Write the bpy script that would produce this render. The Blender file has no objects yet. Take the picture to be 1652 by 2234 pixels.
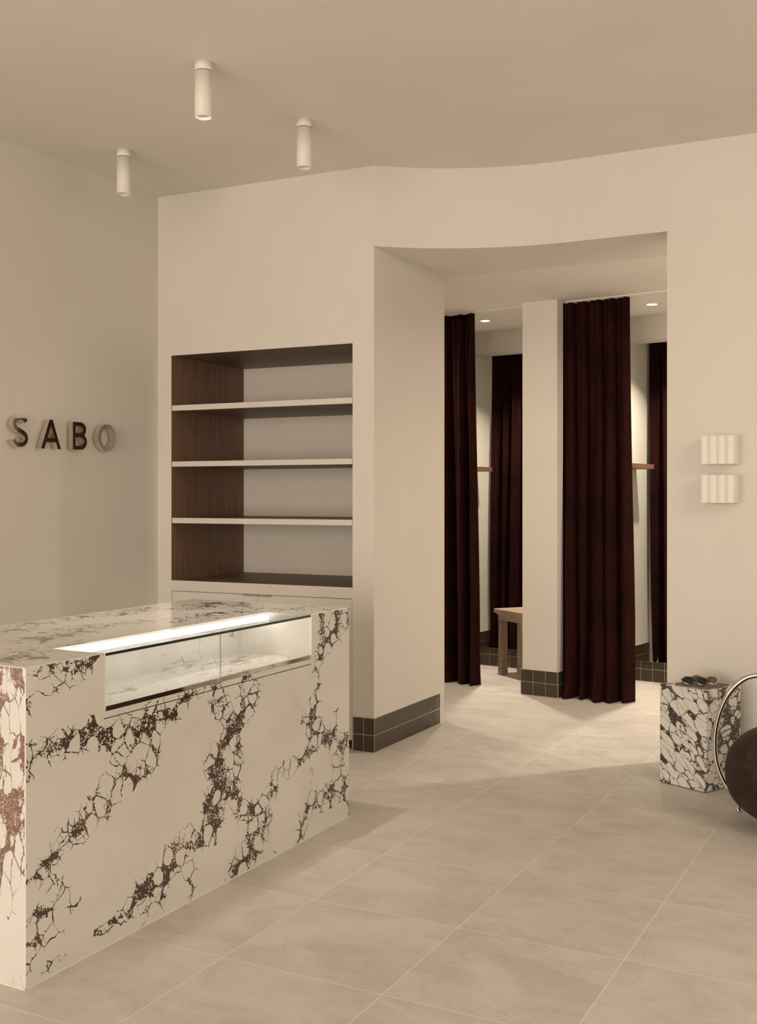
import bpy, bmesh, math, random
import numpy as np
from mathutils import Vector, Matrix

# ------------------------------------------------------------------ camera, world, lights, exposure
CH = 1.55                      # camera height
FPX, W, H = 2394.0, 1652.0, 2234.0
sc = bpy.context.scene
col = sc.collection
cam_d = bpy.data.cameras.new('camera')
cam = bpy.data.objects.new('camera', cam_d); col.objects.link(cam)
cam.location = (0, 0, CH)
cam.rotation_euler = (math.radians(90), 0, math.radians(27.36))
cam_d.sensor_fit = 'VERTICAL'
cam_d.sensor_height = 36.0
cam_d.lens = FPX / H * 36.0
cam_d.shift_y = -(1117.0 - 1082.0) / H
cam_d.clip_start = 0.05
sc.camera = cam

world = bpy.data.worlds.new('world'); sc.world = world
world.use_nodes = True
world.node_tree.nodes['Background'].inputs[0].default_value = (0.9, 0.85, 0.78, 1)
world.node_tree.nodes['Background'].inputs[1].default_value = 0.25

sc.view_settings.view_transform = 'Standard'
sc.view_settings.look = 'None'
sc.view_settings.gamma = 1
sc.view_settings.use_curve_mapping = False
sc.view_settings.exposure = 0.0

def area(name, loc, target, sx, sy, power, color, spread=180):
    d = bpy.data.lights.new(name, 'AREA'); d.shape = 'RECTANGLE'; d.size = sx; d.size_y = sy
    d.energy = power; d.color = color; d.spread = math.radians(spread)
    o = bpy.data.objects.new(name, d); col.objects.link(o)
    o.location = loc
    o.rotation_euler = (Vector(target) - Vector(loc)).to_track_quat('-Z', 'Y').to_euler()
    return o
WARM = (1.0, 0.875, 0.72)
area('shopfront_daylight', (-1.9, -6.25, 1.6), (-1.6, 5.0, 1.6), 5.6, 2.8, 470, (1.0, 0.885, 0.735))
area('side_window_daylight', (-4.6, -0.6, 1.5), (2.0, 2.6, 1.6), 2.6, 2.4, 22, (1.0, 0.885, 0.735))
area('added_ceiling_fill', (1.9, 3.7, 3.45), (1.0, 3.9, 0.0), 2.2, 2.2, 96, WARM)  # added soft overhead fill, out of view, to balance the room light

# ------------------------------------------------------------------ materials
def mat(name, color=(.8, .8, .8), rough=.5, metal=0.0, **kw):
    m = bpy.data.materials.new(name); m.use_nodes = True
    b = m.node_tree.nodes['Principled BSDF']
    b.inputs['Base Color'].default_value = (*color, 1)
    b.inputs['Roughness'].default_value = rough
    b.inputs['Metallic'].default_value = metal
    for k, v in kw.items():
        b.inputs[k.replace('_', ' ')].default_value = v
    return m

class NT:
    """small helper to write node graphs"""
    def __init__(s, m):
        s.t = m.node_tree; s.b = s.t.nodes['Principled BSDF']
    def n(s, typ, ins=None, **props):
        nd = s.t.nodes.new(typ)
        for k, v in props.items(): setattr(nd, k, v)
        for k, v in (ins or {}).items():
            if isinstance(v, bpy.types.NodeSocket): s.t.links.new(v, nd.inputs[k])
            else: nd.inputs[k].default_value = v
        return nd
    def math(s, op, a, b=0.0, c=0.0, clamp=False):
        nd = s.t.nodes.new('ShaderNodeMath'); nd.operation = op; nd.use_clamp = clamp
        for i, v in enumerate((a, b, c)):
            if isinstance(v, bpy.types.NodeSocket): s.t.links.new(v, nd.inputs[i])
            else: nd.inputs[i].default_value = v
        return nd.outputs[0]
    def vmath(s, op, a, b=(0, 0, 0)):
        nd = s.t.nodes.new('ShaderNodeVectorMath'); nd.operation = op
        for i, v in enumerate((a, b)):
            if isinstance(v, bpy.types.NodeSocket): s.t.links.new(v, nd.inputs[i])
            else: nd.inputs[i].default_value = v
        return nd.outputs[0]
    def rng(s, v, a, b, c=0.0, d=1.0, smooth=True):
        nd = s.n('ShaderNodeMapRange', {0: v, 1: a, 2: b, 3: c, 4: d})
        nd.interpolation_type = 'SMOOTHSTEP' if smooth else 'LINEAR'
        return nd.outputs[0]
    def mix(s, fac, a, b):
        nd = s.t.nodes.new('ShaderNodeMix'); nd.data_type = 'RGBA'
        for i, v in ((0, fac), (6, a), (7, b)):
            if isinstance(v, bpy.types.NodeSocket): s.t.links.new(v, nd.inputs[i])
            else: nd.inputs[i].default_value = v
        return nd.outputs[2]
    def link(s, a, b): s.t.links.new(a, b)
    def obj(s): return s.n('ShaderNodeTexCoord').outputs['Object']
    def noise(s, vec, scale, detail=3, rough=.5, out=0, distortion=0.0):
        nd = s.n('ShaderNodeTexNoise', {'Vector': vec, 'Scale': scale, 'Detail': detail, 'Roughness': rough, 'Distortion': distortion})
        return nd.outputs[out]

def plaster(name, color):
    m = mat(name, color, .85); g = NT(m)
    p = g.n('ShaderNodeNewGeometry').outputs['Position']
    a = g.rng(g.noise(p, 1.1, 4), .3, .7)
    c2 = tuple(v * k for v, k in zip(color, (.955, .95, .94))) + (1,)
    g.link(g.mix(a, (*color, 1), c2), g.b.inputs['Base Color'])
    g.b.inputs['Specular IOR Level'].default_value = .25
    return m
M_WALL = plaster('wall_plaster', (.72, .685, .635))
M_CEIL = plaster('ceiling_plaster', (.79, .75, .70))
M_CREAM = mat('cream_lacquer', (.68, .64, .585), .45)
M_PULL = mat('taupe_pull', (.42, .385, .34), .5)
M_PANEL = mat('cream_back_panel', (.84, .78, .70), .7)
M_DARKGAP = mat('dark_gap', (.03, .022, .016), .8)

def floor_material():
    m = mat('floor_tile_stone', (.5, .42, .33), .45); g = NT(m)
    p = g.n('ShaderNodeNewGeometry').outputs['Position']
    sp = g.n('ShaderNodeSeparateXYZ', {0: p})
    x, y = sp.outputs[0], sp.outputs[1]
    def per(v, off, step):        # distance to the nearest joint
        t = g.math('SUBTRACT', v, off)
        t = g.math('ADD', g.math('DIVIDE', t, step), 200.5)
        return g.math('MULTIPLY', g.math('ABSOLUTE', g.math('SUBTRACT', g.math('FRACT', t), .5)), step)
    dx = per(x, -1.5576, .6017)
    dy1 = per(y, 3.630, .595)
    dy2 = per(y, 4.218, 1.2)
    far = g.math('GREATER_THAN', y, 4.25)
    dy = g.math('ADD', g.math('MULTIPLY', dy1, g.math('SUBTRACT', 1.0, far)), g.math('MULTIPLY', dy2, far))
    line = g.rng(g.math('MINIMUM', dx, dy), .0012, .0026, 1, 0)
    # tile id for slight differences of tone
    ix = g.math('FLOOR', g.math('DIVIDE', g.math('ADD', x, 1.5576), .6017))
    iy = g.math('FLOOR', g.math('DIVIDE', g.math('SUBTRACT', y, 3.63), .595))
    idv = g.n('ShaderNodeCombineXYZ', {0: ix, 1: iy}).outputs[0]
    wn = g.n('ShaderNodeTexWhiteNoise', {'Vector': idv}).outputs['Value']
    q = g.vmath('ADD', g.vmath('MULTIPLY', p, (1, 1.9, 1)), g.vmath('SCALE', idv)) 
    pv = g.vmath('ADD', g.vmath('MULTIPLY', p, (.9, 1.5, 1)), g.n('ShaderNodeCombineXYZ', {2: g.math('MULTIPLY', wn, 7.0)}).outputs[0])
    n1 = g.rng(g.noise(pv, 2.6, 8, .62, distortion=.9), .34, .68)
    n2 = g.rng(g.noise(pv, 11, 8, .68, distortion=1.4), .38, .66)
    n3 = g.rng(g.noise(pv, 38, 6, .7), .58, .74)
    vn = g.math('ABSOLUTE', g.math('SUBTRACT', g.noise(pv, 3.4, 7, .62, distortion=1.8), .5))
    vein = g.rng(vn, .0, .018, 1, 0)
    c = g.mix(n1, (.620, .578, .535, 1), (.505, .458, .410, 1))
    c = g.mix(g.math('MULTIPLY', n2, .5), c, (.64, .585, .52, 1))
    c = g.mix(g.math('MULTIPLY', n3, .38), c, (.40, .33, .27, 1))
    c = g.mix(g.math('MULTIPLY', vein, .22), c, (.38, .32, .27, 1))
    c = g.mix(g.math('MULTIPLY', wn, .12), c, (.64, .585, .52, 1))
    c = g.mix(g.math('MULTIPLY', line, .8), c, (.80, .76, .69, 1))
    g.link(c, g.b.inputs['Base Color'])
    g.link(g.rng(n2, 0, 1, .42, .55), g.b.inputs['Roughness'])
    return m
M_FLOOR = floor_material()

def marble(name, base=(.72, .695, .655), dark=(.060, .040, .028), attr=True, scale=1.0, grow=1.0, stretch=(1, 1, 1), rot=(0, 0, 0), lo=.46, hi=.62, mscale=2.0, rough=.16, gain=1.2, floor_mask=0.0, rustiness=1.0):
    m = mat(name, base, rough); g = NT(m)
    p0 = g.n('ShaderNodeNewGeometry').outputs['Position']
    mp = g.n('ShaderNodeMapping', {'Vector': p0, 'Rotation': rot, 'Scale': stretch}, vector_type='TEXTURE')
    p = mp.outputs[0]
    wob = g.vmath('SUBTRACT', g.noise(p0, 7 * scale, 2, .5, out=1), (.5, .5, .5))
    wob2 = g.vmath('SUBTRACT', g.noise(p0, 30 * scale, 2, .5, out=1), (.5, .5, .5))
    pd = g.vmath('ADD', p, g.vmath('ADD', g.vmath('MULTIPLY', wob, (.060 / scale,) * 3), g.vmath('MULTIPLY', wob2, (.012 / scale,) * 3)))
    if attr:
        at = g.n('ShaderNodeAttribute', attribute_name='vein').outputs['Fac']
        nz = g.noise(p0, 11, 4, .6)
        mask = g.math('ADD', at, g.math('MULTIPLY', g.math('SUBTRACT', nz, .5), .8))
        mask = g.math('MULTIPLY', mask, g.rng(at, .02, .10))
    else:
        mask = g.math('ADD', floor_mask, g.rng(g.noise(pd, mscale, 3, .55), lo, hi, 0, gain))
    def vor(s, feat='DISTANCE_TO_EDGE'):
        return g.n('ShaderNodeTexVoronoi', {'Vector': pd, 'Scale': s * scale}, feature=feat).outputs['Distance']
    nt = g.rng(g.noise(p0, 26 * scale, 3, .6), .3, .7, .3, 1.7)
    pat = g.rng(g.noise(p0, 6 * scale, 2, .5), .35, .65, .66, 1.16)
    m2 = g.math('MULTIPLY', mask, pat)
    # three webs of white pebbles in a dark matrix, finer where the vein is denser
    def web(sc_, a, b, w0, w1, r0, r1):
        e = vor(sc_); f = vor(sc_, 'F1')
        k = g.rng(m2, a, b, smooth=False)
        on = g.math('GREATER_THAN', m2, a)
        th = g.math('MULTIPLY', g.math('MULTIPLY', g.math('ADD', g.math('MULTIPLY', k, w1 - w0), w0), nt), grow)
        edge = g.math('LESS_THAN', e, th)
        rad = g.math('SUBTRACT', g.math('ADD', g.math('MULTIPLY', k, r1 - r0), r0), g.math('MULTIPLY', g.math('SUBTRACT', nt, 1.0), .05))
        gap = g.math('GREATER_THAN', f, rad)
        return g.math('MULTIPLY', on, g.math('MAXIMUM', edge, gap))
    if attr:
        l1 = web(15.0, .16, 1.1, .012, .060, .86, .58)
        l2 = web(34.0, .42, 1.15, .010, .095, .84, .50)
        l3 = web(90.0, .86, 1.2, .06, .16, .60, .30)
    else:
        l1 = web(11.5, .13, 1.1, .006, .050, .80, .50)
        l2 = web(27.0, .50, 1.15, .004, .075, .82, .50)
        l3 = web(80.0, .86, 1.25, .05, .13, .60, .28)
    cell = g.n('ShaderNodeTexVoronoi', {'Vector': pd, 'Scale': (15.0 if attr else 11.5) * scale})
    rnd = g.n('ShaderNodeSeparateXYZ', {0: cell.outputs['Color']}).outputs[0]
    whole = g.math('MULTIPLY', g.math('GREATER_THAN', rnd, .42), g.math('LESS_THAN', cell.outputs['Distance'], g.math('ADD', .28, g.math('MULTIPLY', rnd, .30))))   # whole white pebbles
    keep = g.math('SUBTRACT', 1.0, whole)
    l2 = g.math('MULTIPLY', l2, keep); l3 = g.math('MULTIPLY', l3, keep)
    l = g.math('MAXIMUM', l1, g.math('MAXIMUM', l2, l3))
    crumbs = g.math('LESS_THAN', vor(120.0, 'F1'), g.math('MULTIPLY', nt, .30 if attr else .22))   # white crumbs inside the dark matrix
    l = g.math('MULTIPLY', l, g.math('SUBTRACT', 1.0, crumbs))
    # faint grey clouding and hairlines in the white ground
    cl = g.rng(g.noise(p0, 1.8, 5, .6, distortion=.8), .42, .68)
    c = g.mix(cl, (*base, 1), tuple(v * k for v, k in zip(base, (.93, .93, .915))) + (1,))
    if attr:
        rs = g.n('ShaderNodeAttribute', attribute_name='rust').outputs['Fac']
        rs = g.math('MULTIPLY', rs, g.rng(g.noise(p0, 26, 4), .35, .6))
    else:
        rs = g.math('MULTIPLY', g.rng(g.noise(p0, 4.5, 4), .60, .74), rustiness)
    dk = g.mix(g.math('MULTIPLY', rs, .9, clamp=True), (*dark, 1), (.23, .090, .046, 1))
    dk = g.mix(g.rng(g.noise(p0, 55, 3), .45, .7, 0, .5), dk, tuple(v * 2.2 for v in dark) + (1,))
    c = g.mix(l, c, dk)
    g.link(c, g.b.inputs['Base Color'])
    g.b.inputs['Specular IOR Level'].default_value = .45
    return m
M_MARBLE = marble('counter_marble')
M_MARBLE_TOP = marble('counter_marble_top', rough=.10, base=(.80, .775, .735), dark=(.10, .07, .055), grow=.8)  # same stone with paler ground: grazing reflection on the top put into colour
M_MARBLE_END = marble('counter_marble_end', base=(.66, .635, .60), attr=False, dark=(.20, .12, .095), stretch=(.6, 1, 1.5), mscale=3.5, lo=.36, hi=.62, gain=1.15, scale=1.25)  # same stone, ground darkened in colour to offset strong window light here
M_MARBLE_IN = marble('case_marble', attr=False, dark=(.34, .28, .26), stretch=(.7, 2.2, 1), mscale=3.0, lo=.44, hi=.70, gain=.80, scale=1.5)
M_PLINTH = marble('plinth_marble', attr=False, dark=(.050, .040, .033), stretch=(2.1, 1.6, .85), rot=(0, math.radians(42), math.radians(-24)), mscale=3.2, lo=.34, hi=.68, gain=.62, floor_mask=.42, scale=1.95, rough=.3, grow=1.35, rustiness=.15)

def wood(name, c1, c2, axis='Z', scale=1.0, rough=.5):
    m = mat(name, c1, rough); g = NT(m)
    p = g.n('ShaderNodeNewGeometry').outputs['Position']
    st = {'Z': (1, 1, .035), 'X': (.035, 1, 1), 'Y': (1, .035, 1)}[axis]
    q = g.vmath('MULTIPLY', p, st)
    n1 = g.rng(g.noise(q, 90 * scale, 5, .65), .32, .68)
    n2 = g.rng(g.noise(q, 14 * scale, 3, .5), .35, .65)
    c = g.mix(n1, (*c1, 1), (*c2, 1))
    c = g.mix(g.math('MULTIPLY', n2, .35), c, tuple(v * .72 for v in c2) + (1,))
    g.link(c, g.b.inputs['Base Color'])
    return m
WA, WB = (.290, .170, .105), (.180, .100, .060)
M_WOODV = wood('walnut_upright', WA, WB, 'Z')
M_WOODH = wood('walnut_across', (.250, .165, .105), (.165, .104, .064), 'X')
M_BENCH = wood('bench_oak_upright', (.36, .26, .18), (.235, .160, .106), 'Z', .8)
M_BENCHT = wood('bench_oak_across', (.46, .345, .245), (.33, .235, .16), 'X', .8)
M_RAIL = wood('rail_wood', (.22, .105, .068), (.16, .075, .048), 'Y', 1)

M_TILE = mat('brown_glazed_tile', (.055, .036, .021), .30)
g = NT(M_TILE)
g.link(g.mix(g.rng(g.noise(g.n('ShaderNodeNewGeometry').outputs['Position'], 7, 3), .35, .65), (.060, .043, .025, 1), (.045, .032, .018, 1)), g.b.inputs['Base Color'])
M_GROUT = mat('pale_grout', (.58, .50, .40), .8)
M_CHROME = mat('polished_steel', (.72, .68, .63), .04, 1.0)
M_SIGN = mat('sign_steel', (.74, .68, .60), .05, 1.0)
M_BRUSHED = mat('satin_steel', (.50, .45, .38), .28, 1.0)
M_MIRROR = mat('mirror_silver', (.86, .88, .84), .0, 1.0)
M_WHITE = mat('white_powder_coat', (.82, .785, .735), .5)
M_CASEWHITE = mat('case_white', (.86, .82, .77), .4)
M_SCONCE = mat('cream_bisque', (.84, .805, .74), .6)

def velvet(name, c1, c2):
    m = mat(name, c1, .9); g = NT(m)
    p = g.n('ShaderNodeNewGeometry').outputs['Position']
    n = g.rng(g.noise(p, 3.2, 4, .6), .35, .7)
    g.link(g.mix(n, (*c1, 1), (*c2, 1)), g.b.inputs['Base Color'])
    g.b.inputs['Sheen Weight'].default_value = .22
    g.b.inputs['Sheen Roughness'].default_value = .35
    g.b.inputs['Sheen Tint'].default_value = (.32, .10, .085, 1)
    g.b.inputs['Specular IOR Level'].default_value = .1
    return m
M_VELVET = velvet('burgundy_velvet', (.025, .0048, .0040), (.011, .0025, .0023))

M_SUEDE = mat('brown_suede', (.022, .011, .007), .95)
g = NT(M_SUEDE)
pp = g.n('ShaderNodeNewGeometry').outputs['Position']
g.link(g.mix(g.rng(g.noise(pp, 7, 6, .7, distortion=1.2), .38, .66), (.013, .0065, .0038, 1), (.036, .0175, .0095, 1)), g.b.inputs['Base Color'])
g.b.inputs['Sheen Weight'].default_value = .10
g.b.inputs['Sheen Tint'].default_value = (.35, .2, .13, 1)
bp = g.n('ShaderNodeBump', {'Height': g.noise(pp, 140, 3), 'Strength': .25, 'Distance': .004})
g.link(bp.outputs[0], g.b.inputs['Normal'])

def glass(name, color=(.965, .975, .965), ior=1.45):
    m = bpy.data.materials.new(name); m.use_nodes = True
    t = m.node_tree; t.nodes.clear()
    o = t.nodes.new('ShaderNodeOutputMaterial')
    tr = t.nodes.new('ShaderNodeBsdfTransparent'); tr.inputs[0].default_value = (*color, 1)
    gl = t.nodes.new('ShaderNodeBsdfGlossy'); gl.inputs['Roughness'].default_value = .01
    ge = t.nodes.new('ShaderNodeNewGeometry')
    dt = t.nodes.new('ShaderNodeVectorMath'); dt.operation = 'DOT_PRODUCT'
    t.links.new(ge.outputs['Incoming'], dt.inputs[0]); t.links.new(ge.outputs['Normal'], dt.inputs[1])
    def mth(op, a, b):
        nd = t.nodes.new('ShaderNodeMath'); nd.operation = op
        for i, v in enumerate((a, b)):
            if isinstance(v, bpy.types.NodeSocket): t.links.new(v, nd.inputs[i])
            else: nd.inputs[i].default_value = v
        return nd.outputs[0]
    ab = mth('ABSOLUTE', dt.outputs['Value'], 0)
    fr = mth('ADD', mth('MULTIPLY', mth('POWER', mth('SUBTRACT', 1.0, ab), 5.0), .9), .045)   # mirror share grows at grazing angles
    mx = t.nodes.new('ShaderNodeMixShader')
    t.links.new(fr, mx.inputs[0]); t.links.new(tr.outputs[0], mx.inputs[1]); t.links.new(gl.outputs[0], mx.inputs[2])
    t.links.new(mx.outputs[0], o.inputs[0])
    return m
M_GLASS = glass('clear_glass')
M_GLASSEDGE = mat('dark_glass_edge', (.020, .032, .027), .12)
M_LENSDARK = mat('black_lens', (.008, .008, .012), .08)
M_LENSGREY = mat('smoky_lens', (.085, .085, .095), .12)
M_BLACK = mat('black_acetate', (.010, .008, .008), .18)
M_PEACH = mat('peach_acetate', (.62, .36, .22), .2)
M_TRAY = mat('taupe_tray', (.150, .118, .088), .6)

def emit(name, color, strength):
    m = bpy.data.materials.new(name); m.use_nodes = True
    b = m.node_tree.nodes['Principled BSDF']
    b.inputs['Base Color'].default_value = (.8, .8, .8, 1)
    b.inputs['Emission Color'].default_value = (*color, 1)
    b.inputs['Emission Strength'].default_value = strength
    return m
M_LED = emit('led_strip_glow', (1.0, .94, .87), 10.5)
M_LAMP = emit('downlight_glow', (1.0, .90, .76), 9.0)

# ------------------------------------------------------------------ helpers
def obj(name, bm, m, parent=None, smooth=False, bevel=0.0, seg=2):
    me = bpy.data.meshes.new(name)
    bmesh.ops.recalc_face_normals(bm, faces=bm.faces)
    bm.to_mesh(me); bm.free()
    for x in (m if isinstance(m, (list, tuple)) else [m]): me.materials.append(x)
    o = bpy.data.objects.new(name, me); col.objects.link(o)
    if parent: o.parent = parent
    if smooth:
        for p in me.polygons: p.use_smooth = True
    if bevel:
        b = o.modifiers.new('bevel', 'BEVEL'); b.width = bevel; b.segments = seg; b.limit_method = 'ANGLE'
        b.angle_limit = math.radians(40)
    return o
def thing(name, label, cat, loc=(0, 0, 0), rz=0, group=None):
    o = bpy.data.objects.new(name, None); col.objects.link(o)
    o.location = loc; o.rotation_euler = (0, 0, rz); o.empty_display_size = .1
    o['label'] = label; o['category'] = cat
    if group: o['group'] = group
    return o
def tag(o, label, cat, group=None):
    o['label'] = label; o['category'] = cat
    if group: o['group'] = group
    return o
def struct(o, label=None):
    o['kind'] = 'structure'
    if label: o['label'] = label
    return o
def box(bm, lo, hi, M=None, mi=0):
    x0, y0, z0 = lo; x1, y1, z1 = hi
    vs = [Vector(c) for c in ((x0,y0,z0),(x1,y0,z0),(x1,y1,z0),(x0,y1,z0),(x0,y0,z1),(x1,y0,z1),(x1,y1,z1),(x0,y1,z1))]
    if M: vs = [M @ v for v in vs]
    v = [bm.verts.new(c) for c in vs]
    for f in ((0,3,2,1),(4,5,6,7),(0,1,5,4),(1,2,6,5),(2,3,7,6),(3,0,4,7)):
        fc = bm.faces.new([v[i] for i in f]); fc.material_index = mi
def prism(bm, pts, z0, z1, mi=0):
    a = [bm.verts.new((x, y, z0)) for x, y in pts]; b = [bm.verts.new((x, y, z1)) for x, y in pts]
    n = len(pts)
    bm.faces.new(a).material_index = mi; bm.faces.new(b).material_index = mi
    for i in range(n):
        bm.faces.new((a[i], a[(i+1) % n], b[(i+1) % n], b[i])).material_index = mi
def lathe(bm, prof, n=32, M=None, caps=True):
    rings = []
    for r, z in prof:
        ring = []
        for i in range(n):
            a = 2 * math.pi * i / n
            v = Vector((r * math.cos(a), r * math.sin(a), z))
            if M: v = M @ v
            ring.append(bm.verts.new(v))
        rings.append(ring)
    for a, b in zip(rings, rings[1:]):
        for i in range(n):
            bm.faces.new((a[i], a[(i+1) % n], b[(i+1) % n], b[i]))
    if caps:
        bm.faces.new(rings[0]); bm.faces.new(rings[-1])
def tube(bm, pts, r, n=12, closed=False, flat=1.0):
    pts = [Vector(p) for p in pts]; N = len(pts)
    tang = []
    for i in range(N):
        a = pts[(i-1) % N] if (closed or i > 0) else pts[i]
        b = pts[(i+1) % N] if (closed or i < N-1) else pts[i]
        tang.append((b - a).normalized())
    up = Vector((0, 0, 1)) if abs(tang[0].z) < .9 else Vector((0, 1, 0))
    x = tang[0].cross(up).normalized(); rings = []
    for i in range(N):
        x = (x - tang[i] * x.dot(tang[i])).normalized(); y = tang[i].cross(x)
        rings.append([bm.verts.new(pts[i] + r * (math.cos(2*math.pi*k/n) * x + flat * math.sin(2*math.pi*k/n) * y)) for k in range(n)])
    for i in range(N if closed else N-1):
        a, b = rings[i], rings[(i+1) % N]
        for k in range(n):
            bm.faces.new((a[k], a[(k+1) % n], b[(k+1) % n], b[k]))
    if not closed:
        bm.faces.new(rings[0]); bm.faces.new(rings[-1])
def frame2(origin, d):          # matrix whose X axis runs along d in plan
    dx, dy = d
    return Matrix(((dx, -dy, 0, origin[0]), (dy, dx, 0, origin[1]), (0, 0, 1, 0), (0, 0, 0, 1)))

ZC, ZS = 3.5456, 3.0582          # shop ceiling, passage ceiling
A0 = (-4.6965, 5.8357); A1 = (-3.0699, 5.8723)
la = math.hypot(A1[0]-A0[0], A1[1]-A0[1]); MA = frame2(A0, ((A1[0]-A0[0])/la, (A1[1]-A0[1])/la))
B0 = (-3.79998, 9.3868); MB_ = frame2(B0, (.99123554, -.13210641))

# ------------------------------------------------------------------ shell
bm = bmesh.new(); box(bm, (-5.6, -6.6, -.12), (3.8, 10.2, 0)); struct(obj('floor', bm, M_FLOOR))
bm = bmesh.new(); box(bm, (-5.0, -6.6, ZC), (3.8, 6.35, ZC + .12)); struct(obj('ceiling', bm, M_CEIL))
bm = bmesh.new(); box(bm, (-4.781, .9, 0), (-4.681, 5.84, ZC)); box(bm, (-4.781, -6.5, 0), (-4.681, -2.1, ZC)); box(bm, (-4.781, -2.1, 2.9), (-4.681, .9, ZC)); box(bm, (-4.781, -2.1, 0), (-4.681, .9, .25))
struct(obj('wall_left', bm, M_WALL))
bm = bmesh.new(); box(bm, (3.6, -6.5, 0), (3.75, 6.5, ZC)); struct(obj('wall_right', bm, M_WALL))
bm = bmesh.new(); box(bm, (-4.781, -6.5, 3.05), (3.75, -6.4, ZC)); box(bm, (1.2, -6.5, 0), (3.75, -6.4, 3.05)); box(bm, (-4.781, -6.5, 0), (1.2, -6.4, .1))
struct(obj('wall_front', bm, M_WALL))
# back wall around the built-in cabinet (a = metres along the wall)
NA0, NA1, NZ0, NZ1, LA = .1264, 1.4820, .9905, 2.4815, la
bm = bmesh.new()
box(bm, (-.1, 0, 0), (NA0, .06, ZC), MA); box(bm, (NA1 , 0, 0), (LA, .06, ZC), MA); box(bm, (NA0, 0, NZ1), (NA1, .06, ZC), MA)
struct(obj('wall_back', bm, M_WALL))
# passage: side wall, back of the niche block, curved head, straight wall on the right
bm = bmesh.new(); prism(bm, [(-3.0699, 5.8723), (-3.0613, 6.8997), (-3.165, 6.8997), (-3.165, 5.875)], 0, ZC); struct(obj('wall_passage', bm, M_WALL))
bm = bmesh.new(); box(bm, (-5.4, 6.80, 0), (-3.165, 6.8997, ZC)); struct(obj('wall_corridor', bm, M_WALL))
acx, acy, ar = -1.951, 4.658, 1.651
arc = []
a_start = math.acos((-3.0699 - acx) / ar)
for i in range(41):
    a = a_start + (math.pi/2 - a_start) * i / 40
    arc.append((acx + ar * math.cos(a), acy + ar * math.sin(a)))
bm = bmesh.new(); prism(bm, arc + [(-1.413, 6.309), (-1.413, 6.95), (-3.0699, 6.95)], ZS, ZC)
o = struct(obj('wall_above_opening', bm, M_WALL)); 
for p in o.data.polygons: p.use_smooth = False
bm = bmesh.new(); box(bm, (-1.413, 6.309, 0), (3.75, 6.52, ZC)); struct(obj('wall_far', bm, M_WALL))
bm = bmesh.new(); prism(bm, [(-5.5, 6.90), (-3.0699, 6.90), (-3.0699, 6.95), (-1.413, 6.95), (-1.413, 6.52), (1.4, 6.52), (1.4, 10.2), (-5.5, 10.2)], ZS, ZS + .12)
struct(obj('ceiling_passage', bm, M_CEIL))
# fitting rooms (u along the row, v towards the back wall)
def bw(name, lo, hi, m=M_WALL):
    bm = bmesh.new(); box(bm, lo, hi, MB_); return struct(obj(name, bm, m))
bw('wall_fitting_back', (-.7, 0, 0), (3.1, .1, ZS))
bw('wall_fitting_side', (-2.4, -1.12, 0), (-.42, 0, ZS))
bm = bmesh.new(); box(bm, (1.0125, -1.1215, 0), (1.3095, -1.018, ZS), MB_); box(bm, (1.09, -1.018, 0), (1.23, 0, ZS), MB_); struct(obj('wall_fitting_middle', bm, M_WALL))
bw('wall_fitting_end', (2.72, -1.12, 0), (4.8, 0, ZS))
bm = bmesh.new(); box(bm, (-5.5, 6.8, 0), (-5.35, 9.9, ZS)); struct(obj('wall_corridor_left', bm, M_WALL))
bm = bmesh.new(); box(bm, (1.25, 6.5, 0), (1.4, 9.9, ZS)); struct(obj('wall_corridor_right', bm, M_WALL))

# tiled skirtings: grout bed and tiles in one mesh
def skirting(name, M, runs, face_dir=1, z1=.208, tp=.008):
    """runs: list of (u0, u1, v) strips facing -v, or ('s', v0, v1, u, sign) strips facing sign*u"""
    bm = bmesh.new()
    rows = [(.003, .1015), (.1055, z1 - .003)]
    for r in runs:
        if r[0] == 's':
            _, c0, c1, u, sg, w = r
            box(bm, (min(u, u + sg*(tp-.0012)), c0, 0), (max(u, u + sg*(tp-.0012)), c1, z1), M, 1)
        else:
            c0, c1, v, w = r
            box(bm, (c0, v - (tp-.0012), 0), (c1, v, z1), M, 1)
        cuts = [c0]
        for q in w: cuts.append(cuts[-1] + q)
        cuts[-1] = c1
        for a, b in zip(cuts, cuts[1:]):
            for za, zb in rows:
                if r[0] == 's':
                    box(bm, (min(u, u + sg*tp), a + .0018, za), (max(u, u + sg*tp), b - .0018, zb), M, 0)
                else:
                    box(bm, (a + .0018, v - tp, za), (b - .0018, v, zb), M, 0)
    return struct(obj(name, bm, [M_TILE, M_GROUT]))
skirting('baseboard_back', MA, [(1.4885, LA + .006, 0, [.0713, .0717])])
MP = frame2(A1, (0, 1))
# passage wall faces +X: in its frame u runs along the wall and v points to -X
skirting('baseboard_passage', MP, [(-.006, 1.033, .0, [.098]*5 + [.062, .062] + [.102]*4)])
skirting('baseboard_fitting_middle', MB_, [(1.0020, 1.3195, -1.1235, [.1059]*3), ('s', -1.1295, -1.018, 1.3095, 1, [.0615, .05]), ('s', -1.1295, -1.018, 1.0125, -1, [.0615, .05]), ('s', -1.01, -.02, 1.23, 1, [.1]*9 + [.09]), ('s', -1.01, -.02, 1.09, -1, [.1]*9 + [.09])], z1=.2)
skirting('baseboard_fitting_back', MB_, [(-.42, 1.0, 0, [.1035]*13 + [.07]), (1.23, 2.72, 0, [.1035]*14 + [.05])], z1=.168)
skirting('baseboard_fitting_side', MB_, [('s', -1.12, -.02, -.42, 1, [.1]*11)], z1=.2)

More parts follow.
